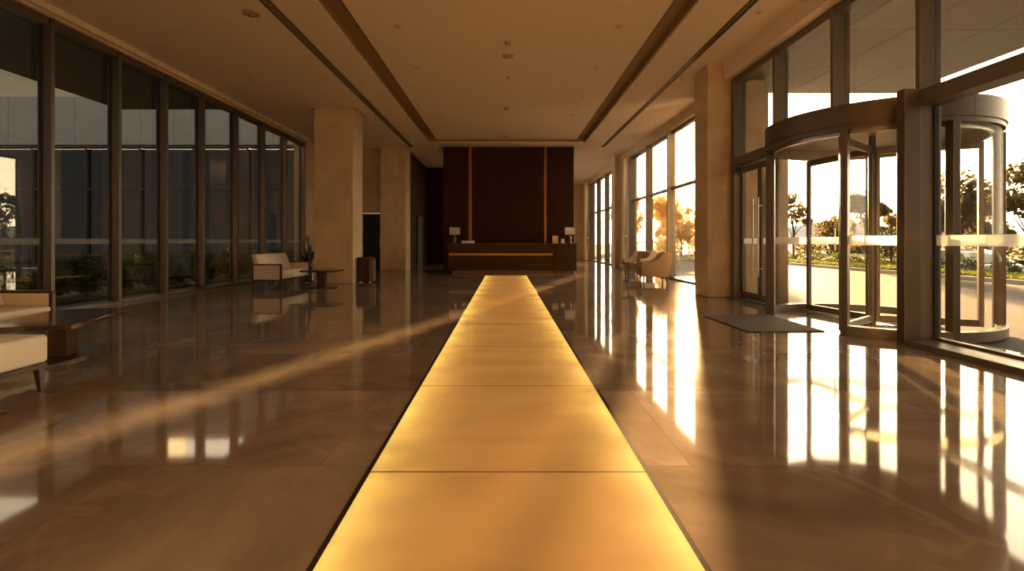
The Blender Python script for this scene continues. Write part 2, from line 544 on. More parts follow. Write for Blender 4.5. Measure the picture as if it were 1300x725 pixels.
# back-left: wall with a dark doorway, columns, recess
b = MB()
b.box(XL - .02, -4.99, 17.0, 17.3, 0, C); b.box(-4.99, -4.30, 17.0, 17.3, 1.97, C); b.box(-4.30, -4.24, 17.0, 17.3, 0, C)
struct('wall_back_left', b, M['column'])
b = MB(); b.box(-4.99, -4.30, 17.2, 17.26, 0, 1.965)
dd = struct('door_1', b, M['hole'])  # near-black slab stands in for the unlit space beyond the opening
MB(1).tube([(-4.42 * H, 17.15 * H, .9), (-4.42 * H, 17.15 * H, 1.25)], .012).build('handle', M['steel'], dd)
b = MB(); b.box(-4.24, -3.38, 16.5, 17.3, 0, C)
struct('column_rear', b, M['column'], bevel=.01)
b = MB(); b.box(-4.50, -3.585, 11.48, 12.23, 0, C)
c1 = struct('column_left', b, M['column'], bevel=.012)
b = MB(); b.box(-4.56, -3.50, 11.42, 12.29, C - .035, C - .0005)
struct('trim_7', b, M['column'])
# recess walls in dark wood
b = MB(); b.box(-3.55, -3.38, 17.3, 21.2, 0, C); struct('wall_recess_left', b, M['woodpanel'])
b = MB(); b.box(-3.38, -1.9, 21.0, 21.3, 0, C)
struct('wall_recess_back', b, M['woodpanel'])
b = MB(); b.box(-3.378, -3.35, 18.6, 19.7, 0, 1.9)
d2 = struct('door_2', b, M['hole'])  # flat near-black slab painted as the darkness of an opening
b = MB(); b.box(-3.379, -3.33, 18.5, 18.6, 0, 1.97); b.box(-3.379, -3.33, 19.7, 19.8, 0, 1.97); b.box(-3.379, -3.33, 18.6, 19.7, 1.9, 1.97)
b.build('door_frame', M['wood'], d2)

# ------------------------------------------------------------------ reception back panel
PX0, PX1, PY = -2.08, 2.27, 16.3
p = thing('panelled_partition', 'tall dark walnut partition standing behind the reception desk, up to the ceiling', 'partition', (0, PY * H, 0))
edges = [PX0, -1.235, -1.13, 1.285, 1.375, PX1]
Z1 = C - .012
for i, (x0, x1) in enumerate(zip(edges, edges[1:])):
    if i in (1, 3):
        MB().box(x0, x1, .05, .08, 0, Z1).build('bronze_strip', M['brass'], p)['label'] = 'recessed bronze strip'
    else:
        nsub = 3 if i == 2 else 1
        for j in range(nsub):
            a, c = x0 + (x1 - x0) * j / nsub, x0 + (x1 - x0) * (j + 1) / nsub
            MB().box(a + (.002 if j else 0), c, 0, .08, 0, Z1).build('wood_panel', M['woodpanel'], p)
MB().box(PX0, PX1, .08, 1.0, 0, Z1).build('core', M['woodpanel'], p)

# reception desk
DX0, DX1, DY = -1.78, 2.19, 15.1
dk = thing('reception_desk', 'long dark walnut reception desk at the end of the glowing path', 'reception desk', (0, DY * H, 0))
DT = .93
MB().box(DX0, 1.47, .0, .012, .09, .55).box(DX0, 1.47, 0, .012, .62, DT - .03).box(DX0, 1.47, .012, .55, .09, DT - .03).build('front_panel', M['wooddesk'], dk)
MB().box(DX0 + .02, 1.46, .004, .0115, .555, .615).build('light_groove', M['brass'], dk)['label'] = 'thin bronze groove along the front'
MB().box(1.474, DX1, -.02, .55, .07, DT - .03).build('end_block', M['wooddesk'], dk, bevel=.006)
MB().box(DX0 - .02, DX1 + .02, -.03, .58, DT - .03, DT).build('counter_top', M['wood'], dk, bevel=.006)
MB().box(DX0 + .12, DX1 - .14, .05, .5, 0, .07).box(DX0 + .12, 1.47, .05, .5, .07, .09).build('plinth', M['dullbrass'], dk)['label'] = 'recessed plinth, bronze tone standing in for a glow'  # plinth colour stands in for the amber glow under the desk

def desk_lamp(x, yy, label):
    t = thing('table_lamp', label, 'lamp', (x * H, yy * H, DT * H), 0, 'lamps on the reception desk')
    MB(1).lathe([(.075, 0), (.08, .012), (.06, .025), (.05, .05), (.062, .11), (.068, .17), (.055, .225), (.025, .255), (.02, .27)], n=24).build('lamp_base', M['lampbase'], t, smooth=True)
    MB(1).lathe([(.011, .26), (.011, .36)], n=10).build('stem', M['steel'], t)
    s = MB(1)
    for (x0, x1, y0, y1) in ((-.18, .18, -.10, -.095), (-.18, .18, .095, .10), (-.18, -.175, -.095, .095), (.175, .18, -.095, .095)):
        s.box(x0, x1, y0, y1, .31, .57)
    s.box(-.175, .175, -.004, .004, .345, .35)
    s.build('lamp_shade', M['shade'], t)
    return t
desk_lamp(-1.60, DY + .25, 'cream rectangular table lamp at the left end of the reception desk')
desk_lamp(2.02, DY + .25, 'cream rectangular table lamp at the right end of the reception desk, next to a card')
t = thing('document_tray', 'low pale document box on the left part of the reception desk', 'box', (-1.18 * H, (DY + .2) * H, DT * H))
MB(1).box(-.22, .22, -.13, .13, 0, .07).build('tray_body', M['paper'], t, bevel=.008)
MB(1).box(-.225, .225, -.135, .135, .071, .088).build('lid', M['paper'], t, bevel=.005)
t = thing('photo_frame', 'reddish picture card in a stand on the right part of the reception desk', 'picture frame', (1.56 * H, (DY + .2) * H, DT * H), .1)
MB(1).quadbox([(-.1, 0, 0), (.1, 0, 0), (.1, .015, 0), (-.1, .015, 0), (-.1, .05, .27), (.1, .05, .27), (.1, .065, .27), (-.1, .065, .27)]).build('frame', M['paper'], t)
MB(1).quadbox([(-.085, -.003, .015), (.085, -.003, .015), (.085, .002, .015), (-.085, .002, .015), (-.085, .044, .255), (.085, .044, .255), (.085, .047, .255), (-.085, .047, .255)]).build('picture', M['card'], t)
MB(1).box(-.02, .02, .01, .12, 0, .01).build('stand', M['paper'], t)
t = thing('name_card', 'small blank white tent card between the picture frame and the right lamp', 'card', (1.79 * H, (DY + .15) * H, DT * H), 0)
MB(1).quadbox([(-.065, 0, 0), (.065, 0, 0), (.065, .006, 0), (-.065, .006, 0), (-.065, .04, .155), (.065, .04, .155), (.065, .046, .155), (-.065, .046, .155)]).build('front_leaf', M['paper'], t)
MB(1).quadbox([(-.065, .08, 0), (.065, .08, 0), (.065, .086, 0), (-.065, .086, 0), (-.065, .046, .155), (.065, .046, .155), (.065, .05, .155), (-.065, .05, .155)]).build('rear_leaf', M['paper'], t)

# ------------------------------------------------------------------ right side: column, far windows
struct('column_right', MB().box(3.585, 4.60, 8.68, 9.28, 0, C), M['column'], bevel=.012)
HR = 3.92
b = MB()
b.box(XR, 4.6, 9.28, 10.55, 0, C)                 # wall after the column
b.box(XR, 4.6, 10.55, 17.1, HR, C)                # header of the first window group
b.box(XR, 4.6, 17.1, 17.9, 0, C)
b.box(4.0, 4.6, 17.9, 18.5, 0, C)                 # pier
b.box(XR, 4.6, 18.5, 19.2, 0, C)
b.box(XR, 4.6, 19.2, 25.1, HR, C)
b.box(XR, 4.6, 25.1, YF + .3, 0, C)
struct('wall_right', b, M['sidewall'])
struct('wall_back', MB().box(-2.2, 4.6, YF, YF + .3, 0, C), M['column'])
GX = 4.46
def tall_window(idx, y0, y1, last, trz=2.40):
    f = MB()
    mw = .07
    f.box(XR - .005, GX + .06, y0, y0 + mw, 0, HR)
    f.box(GX - .05, GX + .06, y0 + mw, y1, HR - .07, HR)
    f.box(GX - .06, GX + .06, y0 + mw, y1, trz - .035, trz + .035)
    f.box(GX - .10, GX + .08, y0 + mw, y1, 0, .05)
    if last: f.box(XR - .005, GX + .06, y1, y1 + mw, 0, HR)
    w = struct(f'window_{idx}', f, M['greyframe'], bevel=.004)
    MB().box(GX - .004, GX + .004, y0 + mw, y1, .05, trz - .035).build('pane', M['glass'], w)
    MB().box(GX - .004, GX + .004, y0 + mw, y1, trz + .035, HR - .07).build('pane', M['glass'], w)
g1 = [10.55, 11.03, 13.0, 14.97, 17.03]
for i, (y0, y1) in enumerate(zip(g1, g1[1:])):
    tall_window(n, y0, y1, i == len(g1) - 2); n += 1
g2 = [19.2, 21.2, 23.1, 25.03]
for i, (y0, y1) in enumerate(zip(g2, g2[1:])):
    tall_window(n, y0, y1, i == len(g2) - 2); n += 1

def curtain(cx, cy, label):
    """gathered drape tied at a third of its height"""
    t = thing('curtain', label, 'curtain', (cx * H, cy * H, 0), 0, 'tied curtains by the tall windows')
    bm = bmesh.new()
    nz, nu = 40, 90
    top = 3.9
    grid = []
    for i in range(nz + 1):
        z = .02 + (top - .02) * i / nz
        tz = 1.16
        if z > tz: q = ((z - tz) / (top - tz)) ** .6
        else: q = ((tz - z) / tz) ** .8 * .75
        half = .09 + .27 * q
        row = []
        for j in range(nu + 1):
            u = j / nu * 2 - 1
            ph = u * PI * 7
            amp = .035 + .02 * q
            row.append(bm.verts.new(((amp * math.sin(ph + .4 * math.sin(z * 2)) + .02 * math.cos(ph * .5) - .03 * (1 - q)) * H, u * half * H, z * H)))
        grid.append(row)
    for a, c in zip(grid, grid[1:]):
        for j in range(nu):
            bm.faces.new((a[j], a[j + 1], c[j + 1], c[j]))
    me = bpy.data.meshes.new('drape'); bm.to_mesh(me); bm.free(); me.materials.append(M['curtain'])
    for pl in me.polygons: pl.use_smooth = True
    o = bpy.data.objects.new('drape', me); col.objects.link(o); o.parent = t
    so = o.modifiers.new('cloth', 'SOLIDIFY'); so.thickness = .004
    MB().lathe([(.085, 1.12), (.10, 1.14), (.10, 1.19), (.085, 1.21)], n=20).build('tieback', M['linen'], t, smooth=True)
    MB().box(-.05, .05, -.40, .40, 3.9, 3.94).build('curtain_rail', M['white'], t)
curtain(4.10, 16.98, 'cream curtain tied back at the far end of the window group behind the armchairs')
curtain(4.10, 24.95, 'cream curtain tied back at the farthest window, right of the reception desk')

# socket on the column
t = thing('wall_socket', 'small pale wall socket low on the right stone column', 'socket', (3.583 * H, 9.05 * H, .33), 0)
MB(1).box(-.008, 0, -.04, .04, -.04, .04).build('plate', M['white'], t, bevel=.003)
MB(1).box(-.0095, -.008, -.015, .015, -.006, .006).build('outlet', M['rubber'], t)

# ------------------------------------------------------------------ entrance glazing
EX = 4.0                       # room side of the mullions
EG = 4.15                      # glass plane
EYS = [-3.45, -2.18, -.90, .92, 2.18, 3.45, 4.70, 5.96, 7.27, 8.55]
EYS = [-3.4, -1.7, -.4, .9, 2.18, 3.45, 4.72, 5.97, 7.27, 8.56]
HE = 3.86                      # head
TR0, TR1 = 2.31, 2.455         # transom
struct('trim_8', MB().box(3.87, 4.6, YB, 8.68, 3.89, C), M['ceiling'])
struct('wall_right_head', MB().box(4.05, 4.6, YB, 8.68, 3.86, 3.888), M['bronze'])
for i, (y0, y1) in enumerate(zip(EYS, EYS[1:])):
    f = MB()
    mw = .055
    # door opening: bays 6 and 7 hold the revolving door below the transom
    full = i != 7
    f.box(EX, EG + .06, y0, y0 + mw, 0 if i not in (7,) else TR0, HE)
    if i == len(EYS) - 2: f.box(EX, EG + .06, y1, 8.68, 0, HE)
    f.box(EX + .03, EG + .05, y0 + mw, y1, HE - .09, HE)
    if i not in (6, 7):
        f.box(EX - .015, EG + .05, y0 + mw, y1, TR0, TR1)
    else:
        f.box(EG - .05, EG + .05, y0 + mw, y1, TR0, TR1)
    if i < 6:
        f.box(3.84, EG + .08, y0 + mw, y1, 0, .05)
        f.box(EG - .03, EG + .03, y0 + mw, y1, .05, .075)
    w = struct(f'window_{n}', f, M['greyframe'], bevel=.004); n += 1
    MB().box(EG - .004, EG + .004, y0 + mw, y1, TR1, HE - .09).build('pane', M['glass'], w)
    if i < 6:
        MB().box(EG - .004, EG + .004, y0 + mw, y1, .075, TR0).build('pane', M['glass'], w)
        MB().box(EG - .0055, EG - .004, y0 + mw, y1, .955, 1.055).build('film_band', M['film'], w)
        g = MB(); g.box(EG - .02, EG + .02, y0 + mw, y0 + mw + .02, .075, TR0); g.box(EG - .02, EG + .02, y1 - .02, y1, .075, TR0)
        g.build('gasket', M['rubber'], w)

# pair of swing doors in the last bay
def leaf(idx, y0, y1, hy):
    f = MB()
    f.box(EG - .03, EG + .03, y0, y0 + .06, .01, TR0 - .02); f.box(EG - .03, EG + .03, y1 - .06, y1, .01, TR0 - .02)
    f.box(EG - .03, EG + .03, y0 + .06, y1 - .06, TR0 - .12, TR0 - .02); f.box(EG - .03, EG + .03, y0 + .06, y1 - .06, .01, .13)
    w = struct(f'door_{idx}', f, M['greyframe'], bevel=.004)
    MB().box(EG - .006, EG + .006, y0 + .06, y1 - .06, .13, TR0 - .12).build('pane', M['glass'], w)
    MB().box(EG - .008, EG - .006, y0 + .06, y1 - .06, .955, 1.045).build('film_band', M['film'], w)
    hb = MB()
    hb.tube([(EG - .10, hy, .42), (EG - .10, hy, 1.70)], .013, 12)
    hb.build('handle', M['steel'], w, smooth=True)
    hb = MB()
    for z in (.55, 1.57): hb.tube([(EG - .10, hy, z), (EG - .03, hy, z)], .008, 8)
    hb.build('handle_mount', M['steel'], w)
leaf(3, 7.34, 7.92, 7.84)
leaf(4, 7.93, 8.55, 8.01)

# revolving door ------------------------------------------------------------
RX, RY, RR = 4.473, 5.96, 1.115
rd = thing('revolving_door', 'large round glass revolving door with bronze drum in the entrance wall', 'revolving door', (RX * H, RY * H, 0), 0, None, 'thing')
RT = 1.19 + 1.0        # underside of the fascia
RTOP = 2.455
MB().arcwall(0, 0, RR - .06, RR + .045, 0, 360, RT + .05, RTOP, 96).build('fascia', M['bronze'], rd, smooth=True)
MB().arcwall(0, 0, RR - .055, RR + .03, 0, 360, RT, RT + .049, 96).build('fascia_lip', M['bronze'], rd, smooth=True)
MB().lathe([(RR - .062, RT + .10), (RR - .062, RT + .14)], n=96).build('drum_ceiling', M['soffit'], rd)
MB().lathe([(RR + .04, RTOP - .03), (RR + .04, RTOP - .001)], n=96).build('drum_roof', M['soffit'], rd)
MB().arcwall(0, 0, RR - .09, RR - .061, 0, 360, RT - .045, RT + .10, 72).build('ceiling_ring', M['steel'], rd, smooth=True)
MOUTH, OUTER = 41., 33.
for (a0, a1) in ((180 + MOUTH, 360 - OUTER), (OUTER, 180 - MOUTH)):
    MB().arcwall(0, 0, RR - .006, RR + .006, a0 + 1, a1 - 1, .10, RT, 40).build('curved_pane', M['drumglass'], rd, smooth=True)
    MB().arcwall(0, 0, RR + .0065, RR + .008, a0 + 1, a1 - 1, .955, 1.055, 40).build('film_band', M['film'], rd, smooth=True)
    MB().arcwall(0, 0, RR - .05, RR + .05, a0 + 1, a1 - 1, 0.002, .10, 40).build('base_rail', M['greyframe'], rd, smooth=True)
for a in (180 - MOUTH, 180 + MOUTH, OUTER, 360 - OUTER, 268):
    x, yv = RR * math.cos(math.radians(a)), RR * math.sin(math.radians(a))
    o = MB().box(-.05, .05, -.035, .035, 0.002, RT).build('drum_post', M['bronze'], rd, bevel=.006)
    o.location = (x * H, yv * H, 0); o.rotation_euler = (0, 0, math.radians(a))
# rotating wings
WR = RR - .065
MB().lathe([(.035, .002), (.035, RT + .09)], n=20).build('shaft', M['bronze'], rd, smooth=True)
for a in (98, 218, 338):
    f = MB()
    f.box(.035, .075, -.022, .022, .02, RT - .05); f.box(WR - .05, WR, -.022, .022, .02, RT - .05)
    f.box(.075, WR - .05, -.022, .022, .02, .10); f.box(.075, WR - .05, -.022, .022, RT - .13, RT - .05)
    w = f.build('wing_frame', M['greyframe'], rd, bevel=.004)
    w.rotation_euler = (0, 0, math.radians(a))
    MB().box(.075, WR - .05, -.005, .005, .10, RT - .13).build('pane', M['drumglass'], w)
    MB().box(.075, WR - .05, -.0065, -.005, .955, 1.045).build('film_band', M['film'], w)
    MB(1).tube([(.72, -.06, 1.0), (.72, -.06, 1.35)], .012, 8).build('push_bar', M['steel'], w)
# portal posts that tie the drum to the wall
MB().box(3.84 - RX, EX - RX - .002, 4.70 - RY, 4.80 - RY, 0, 2.47).build('portal_post', M['bronze'], rd, bevel=.006)
MB().box(3.86 - RX, EX - RX + .02, 7.18 - RY, 7.26 - RY, 0, 2.47).build('portal_post', M['bronze'], rd, bevel=.006)

# mat ------------------------------------------------------------------
def fl(u, v):
    d = v - 306.0
    return ((u - 642) / d, FPX / d)
q = [fl(893, 401.5), fl(975, 400), fl(1047, 421.5), fl(950, 422)]
t = MB().prism(q, 0.001, .012).build('entrance_mat', M['mat'])
tag(t, 'grey entrance mat on the marble floor in front of the revolving door', 'mat')

# ------------------------------------------------------------------ furniture
def sofa(label, loc, rz, L=1.6, D=.72):
    """faces +X, length along Y, origin at floor centre"""
    t = thing('sofa', label, 'sofa', loc, rz, 'cream wooden framed sofas')
    h = L / 2
    for sx in (-1, 1):
        for sy in (-1, 1):
            x0, y0 = sx * (D / 2 - .02), sy * (h - .022)
            MB(1).quadbox([(x0 - .013, y0 - .013, 0), (x0 + .013, y0 - .013, 0), (x0 + .013, y0 + .013, 0), (x0 - .013, y0 + .013, 0),
                           (x0 - .02, y0 - .02, .19), (x0 + .02, y0 - .02, .19), (x0 + .02, y0 + .02, .19), (x0 - .02, y0 + .02, .19)]).build('leg', M['wood'], t)
    for sy in (-1, 1):
        y0, y1 = sorted((sy * h, sy * (h - .045)))
        f = MB(1)
        f.box(-D / 2, D / 2, y0, y1, .565, .60); f.box(-D / 2, D / 2, y0, y1, .19, .225)
        f.box(D / 2 - .04, D / 2, y0, y1, .225, .565); f.box(-D / 2, -D / 2 + .04, y0, y1, .225, .565)
        a = f.build('arm_frame', M['wood'], t, bevel=.004)
        MB(1).box(-D / 2 + .04, D / 2 - .04, y0 + .004, y1 - .004, .225, .565).build('arm_panel', M['linen'], a)
    MB(1).box(-D / 2 + .02, D / 2 - .02, -h + .045, h - .045, .19, .235).build('seat_rail', M['wood'], t)
    MB(1).box(-D / 2 + .04, D / 2 + .01, -h + .05, h - .05, .236, .43).build('seat_cushion', M['linen'], t, bevel=.035, seg=4, smooth=True)
    MB(1).quadbox([(-D / 2 + .045, -h + .05, .431), (-D / 2 + .21, -h + .05, .431), (-D / 2 + .21, h - .05, .431), (-D / 2 + .045, h - .05, .431),
                   (-D / 2 - .06, -h + .06, .83), (-D / 2 + .07, -h + .06, .83), (-D / 2 + .07, h - .06, .83), (-D / 2 - .06, h - .06, .83)]).build('back_cushion', M['linen'], t, bevel=.03, seg=4, smooth=True)
    MB(1).box(-D / 2, -D / 2 + .035, -h + .045, h - .045, .236, .60).build('back_panel', M['linen'], t)
    return t
sofa('cream two-seat sofa with dark wood arm frames, by the left column', (-4.93 * H, 10.82 * H, 0), -.04)
sofa('cream sofa at the left picture edge, behind the near dark wooden coffee table', (-4.72 * H, 4.08 * H, 0), -.02)

t = thing('ottoman_bench', 'cream upholstered bench with dark tapered legs, in front of the near coffee table', 'bench', (-3.41 * H, 2.73 * H, 0), 0.)
bw, bl = .76, 1.3
MB(1).box(-bw / 2, bw / 2, -bl / 2, bl / 2, .215, .43).build('seat_cushion', M['linen'], t, bevel=.03, seg=4, smooth=True)
MB(1).box(-bw / 2 + .02, bw / 2 - .008, -bl / 2 + .01, bl / 2 - .01, .175, .214).build('seat_rail', M['wood'], t)
for sx in (-1, 1):
    for sy in (-1, 1):
        x0, y0 = sx * (bw / 2 - .035), sy * (bl / 2 - .045)
        MB(1).quadbox([(x0 - .013 + .012 * sx, y0 - .013, 0), (x0 + .013 + .012 * sx, y0 - .013, 0), (x0 + .013 + .012 * sx, y0 + .013, 0), (x0 - .013 + .012 * sx, y0 + .013, 0),
                       (x0 - .024, y0 - .03, .18), (x0 + .024, y0 - .03, .18), (x0 + .024, y0 + .03, .18), (x0 - .024, y0 + .03, .18)]).build('leg', M['wood'], t)

def boat(w, l, cut=.88, n=10):
    """boat-shaped outline: two long bowed sides, clipped ends; length along Y"""
    pts = []
    for i in range(n + 1):
        s_ = -1 + 2 * i / n
        pts.append((w / 2 * (1 - (1 - cut) * s_ * s_), s_ * l / 2))
    return pts + [(-x, -y_) for x, y_ in pts]
def coffee_table(label, loc, rz, w=.68, l=1.12, h=.40):
    t = thing('coffee_table', label, 'coffee table', loc, rz, 'dark boat-shaped coffee tables')
    MB(1).prism(boat(w, l), h - .045, h).build('table_top', M['woodtop'], t, bevel=.006)
    MB(1).box(-.075, .075, -.10, .10, .022, h - .039).build('stem', M['wood'], t, bevel=.004)
    MB(1).prism(boat(w * .62, l * .82, .45), 0, .021).build('base_plate', M['wood'], t, bevel=.003)
    return t
coffee_table('dark polished boat-shaped coffee table beside the cream bench, near the left edge', (-3.83 * H, 4.23 * H, 0), .29, .80, 1.22)
coffee_table('dark pedestal coffee table in front of the left stone column', (-3.93 * H, 10.45 * H, 0), 1.45, .66, .86, .44)

# tub armchairs by the sunny window
def armchair(label, loc, rz):
    """faces +X"""
    t = thing('armchair', label, 'armchair', loc, rz, 'taupe armchairs by the tall windows')
    prof = [(.36, .18), (.37, .56), (.30, .59), (.12, .585), (.02, .60), (-.10, .68), (-.17, .78), (-.22, .83), (-.40, .84), (-.43, .80), (-.40, .45), (-.34, .18)]
    for sy in (-1, 1):
        y0, y1 = sorted((sy * .36, sy * .28))
        MB(1).prism(prof, y0, y1, 'y').build('arm', M['taupe'], t, bevel=.015, seg=3, smooth=True)
    MB(1).prism([(-.20, .36), (-.26, .80), (-.38, .83), (-.42, .79), (-.38, .45), (-.33, .18), (-.20, .18)], -.28, .28, 'y').build('backrest', M['taupe'], t, bevel=.015, seg=3, smooth=True)
    MB(1).box(-.20, .33, -.28, .28, .18, .30).build('seat_base', M['taupe'], t)
    MB(1).box(-.20, .37, -.278, .278, .30, .44).build('seat_cushion', M['olive'], t, bevel=.035, seg=4, smooth=True)
    for sx in (-1, 1):
        for sy in (-1, 1):
            x0, y0 = sx * .29, sy * .29
            MB(1).quadbox([(x0 - .012 + .02 * sx, y0 - .012, 0), (x0 + .012 + .02 * sx, y0 - .012, 0), (x0 + .012 + .02 * sx, y0 + .012, 0), (x0 - .012 + .02 * sx, y0 + .012, 0),
                           (x0 - .022, y0 - .022, .18), (x0 + .022, y0 - .022, .18), (x0 + .022, y0 + .022, .18), (x0 - .022, y0 + .022, .18)]).build('leg', M['wood'], t)
    return t
ac = armchair('taupe tub armchair seen from the side, nearest the right stone column', (3.55 * H, 11.75 * H, 0), PI - .12)
copy_thing(ac, (3.75 * H, 13.75 * H, 0), PI + .62, 'taupe armchair with olive seat, farther one behind the small side table')
t = thing('side_table', 'small round dark side table between the two taupe armchairs', 'side table', (3.10 * H, 12.35 * H, 0))
MB(1).lathe([(.20, .50), (.205, .508), (.205, .522), (.20, .53)], n=32).build('table_top', M['woodtop'], t, smooth=True)
MB(1).lathe([(.03, .02), (.022, .06), (.022, .499)], n=16).build('stem', M['wood'], t, smooth=True)
MB(1).lathe([(.16, 0), (.165, .008), (.15, .019)], n=28).build('base_plate', M['wood'], t, smooth=True)

# bin beside the column
t = thing('litter_bin', 'dark brown box-shaped litter bin beside the left stone column', 'bin', (-3.37 * H, 11.85 * H, 0))
MB(1).box(-.20, .13, -.16, .16, .03, .68).build('bin_body', M['wood'], t, bevel=.01)
MB(1).prism([(.131, -.15), (.20, -.12), (.225, 0), (.20, .12), (.131, .15)], .03, .69).build('side_cover', M['wood'], t, bevel=.004)
MB(1).box(.222, .236, -.03, .03, .06, .64).build('metal_trim', M['steel'], t)['label'] = 'bright metal edge'
MB(1).box(-.21, .135, -.165, .165, .682, .70).build('lid', M['bronze'], t, bevel=.004)
for px in (-.15, .09):
    MB(1).lathe([(.02, 0), (.02, .029)], px, 0, 12).build('foot', M['steel'], t)

# dark floor stand with looped top
t = thing('looped_floor_stand', 'slim black floor stand with a looped top at the edge of the left column', 'stand', (-4.63 * H, 11.0 * H, 0))
t.location = (-4.52 * H, 11.25 * H, 0)
MB(1).lathe([(.11, 0), (.11, .012), (.03, .03)], n=24).build('base_plate', M['rubber'], t, smooth=True)
MB(1).tube([(0, 0, .03), (0, 0, .85), (-.01, 0, 1.0), (-.05, 0, 1.12), (-.045, 0, 1.20)], [.028, .026, .02, .018, .015]).build('pole', M['rubber'], t, smooth=True)
ring = [(-.045 + .05 * math.cos(a), 0, 1.22 + .045 * math.sin(a)) for a in [2 * PI * i / 20 for i in range(21)]]
MB(1).tube(ring, .012).build('loop', M['rubber'], t, smooth=True)
MB(1).box(-.08, -.01, -.03, .03, 1.28, 1.295).build('cap', M['white'], t)

# potted plant behind the far sofa
t = thing('potted_plant', 'dark spiky-leaved potted plant behind the far cream sofa', 'plant', (-5.0 * H, 12.35 * H, 0))
MB(1).lathe([(.14, 0), (.20, .02), (.23, .38), (.21, .40), (.19, .36), (.17, .34)], n=28).build('pot', M['lampbase'], t, smooth=True)
b = MB(1); b.lathe([(.18, .33), (.18, .345)], n=20); b.build('soil', M['tyre'], t)
b = MB(1)
rnd = random.Random(3)
for i in range(34):
    a = rnd.uniform(0, 2 * PI); lean = rnd.uniform(.15, .95); ln = rnd.uniform(.45, .8); wd = rnd.uniform(.022, .04)
    ca, sa = math.cos(a), math.sin(a)
    prev = None
    for s_ in range(7):
        q_ = s_ / 6
        r = lean * ln * (q_ ** 1.3) * .75
        z = .34 + ln * (q_ - .35 * lean * q_ * q_)
        ww = wd * math.sin(PI * min(1, .12 + q_ * .88)) + .003
        va = b.bm.verts.new((r * ca - ww * sa, r * sa + ww * ca, z)); vb = b.bm.verts.new((r * ca + ww * sa, r * sa - ww * ca, z))
        if prev: b.bm.faces.new((prev[0], prev[1], vb, va))
        prev = (va, vb)
o = b.build('leaves', M['plantleaf'], t)
so = o.modifiers.new('leaf', 'SOLIDIFY'); so.thickness = .003

# ------------------------------------------------------------------ ceiling fittings
def make_downlight():
    t = thing('downlight', '', 'downlight')
    MB(1).arcwall(0, 0, .052, .075, 0, 360, -.010, 0, 32).build('trim_ring', M['white'], t, smooth=True)
    MB(1).lathe([(.051, -.002), (.04, .0), (.02, .001)], n=24).build('lens', M['lens'], t)
    return t
def ceil_at(u, v, z=None):
    zz = (z if z is not None else C) - 1
    return ((u - 642) / (306 - v) * zz, FPX * zz / (306 - v))
dl = None
def put_dl(u, v, label, group, z=C):
    global dl
    x, y_ = ceil_at(u, v, z)
    if dl is None:
        dl = make_downlight(); dl.location = (x * H, y_ * H, z * H - .001); tag(dl, label, None, group)
    else:
        copy_thing(dl, (x * H, y_ * H, z * H - .001), 0., label, group)
    return x, y_
ZI = C + .012
pos = ['nearest the camera', 'second from the camera', 'third from the camera', 'fourth from the camera', 'farthest from the camera']
for (side, us) in (('left', [(504, 33), (529.5, 86), (547, 122), (559.5, 146), (570, 166)]), ('right', [(785, 33), (757.5, 86), (738.7, 122), (725.5, 146), (716, 166)])):
    for k, (u, v) in enumerate(us):
        put_dl(u, v, f'small recessed downlight in the {side} row of the central ceiling tray, {pos[k]}', 'downlights in the ceiling tray', ZI)
for (u, v, lab) in ((228, 40, 'recessed downlight in the side ceiling above the left windows, nearest the camera'),
                    (318, 98, 'recessed downlight in the side ceiling above the left windows, second along'),
                    (356, 124, 'recessed downlight in the side ceiling near the left column, close to its top'),
                    (411, 99, 'recessed downlight in the side ceiling right of the left column, beside the dark air slot'),
                    (866, 101, 'recessed downlight in the side ceiling near the right column'),
                    (964, 15, 'recessed downlight in the side ceiling above the entrance, nearest the camera')):
    put_dl(u, v, lab, 'downlights in the side ceilings')
def disc(name, u, v, r, h, label, cat, z=ZI):
    x, y_ = ceil_at(u, v, z)
    t = thing(name, label, cat, (x * H, y_ * H, z * H))
    MB(1).lathe([(r, 0), (r, -h * .5), (r * .85, -h), (r * .3, -h * 1.05)], n=32).build('cover', M['fixture'], t, smooth=True)
    MB(1).lathe([(r * .28, -h * 1.06), (r * .26, -h * 1.5), (r * .12, -h * 1.6)], n=20).build('sensor', M['lens'], t, smooth=True)
disc('smoke_detector', 644.6, 54, .06, .035, 'small round smoke detector on the ceiling centre line, nearest the camera', 'smoke detector')
disc('ceiling_speaker', 644.7, 71, .11, .02, 'wide round ceiling speaker on the centre line of the tray', 'speaker')
disc('ceiling_sprinkler', 644.7, 98, .035, .03, 'tiny round sprinkler head on the ceiling centre line', 'sprinkler')
disc('smoke_detector', 642.6, 137, .07, .05, 'round smoke detector halfway along the ceiling centre line', 'smoke detector')
disc('smoke_detector', 641.6, 172, .07, .04, 'small smoke detector on the ceiling centre line, just before the reception desk', 'smoke detector')
disc('ceiling_speaker', 319, 17, .13, .02, 'round ceiling speaker in the left side ceiling beside the dark air slot', 'speaker', C)

# ------------------------------------------------------------------ outside, right
g = MB()
g.box(4.6, 8.8, YB - 2, 60, -.2, -.02)
struct('ground_paving', g, M['paving'])
struct('road', MB().box(8.8, 12.3, YB - 2, 26, -.2, -.03), M['asphalt'])
struct('kerb', MB().box(12.3, 12.5, YB - 2, 26, -.3, .06), M['kerb'])
b = MB(); b.box(12.5, 14.0, YB - 2, 26, -.3, .03); b.box(8.8, 120, 26, 150, -.3, -.02); b.box(14.0, 120, YB - 2, 26, -.9, -.62)
struct('ground_verge', b, M['earth'])

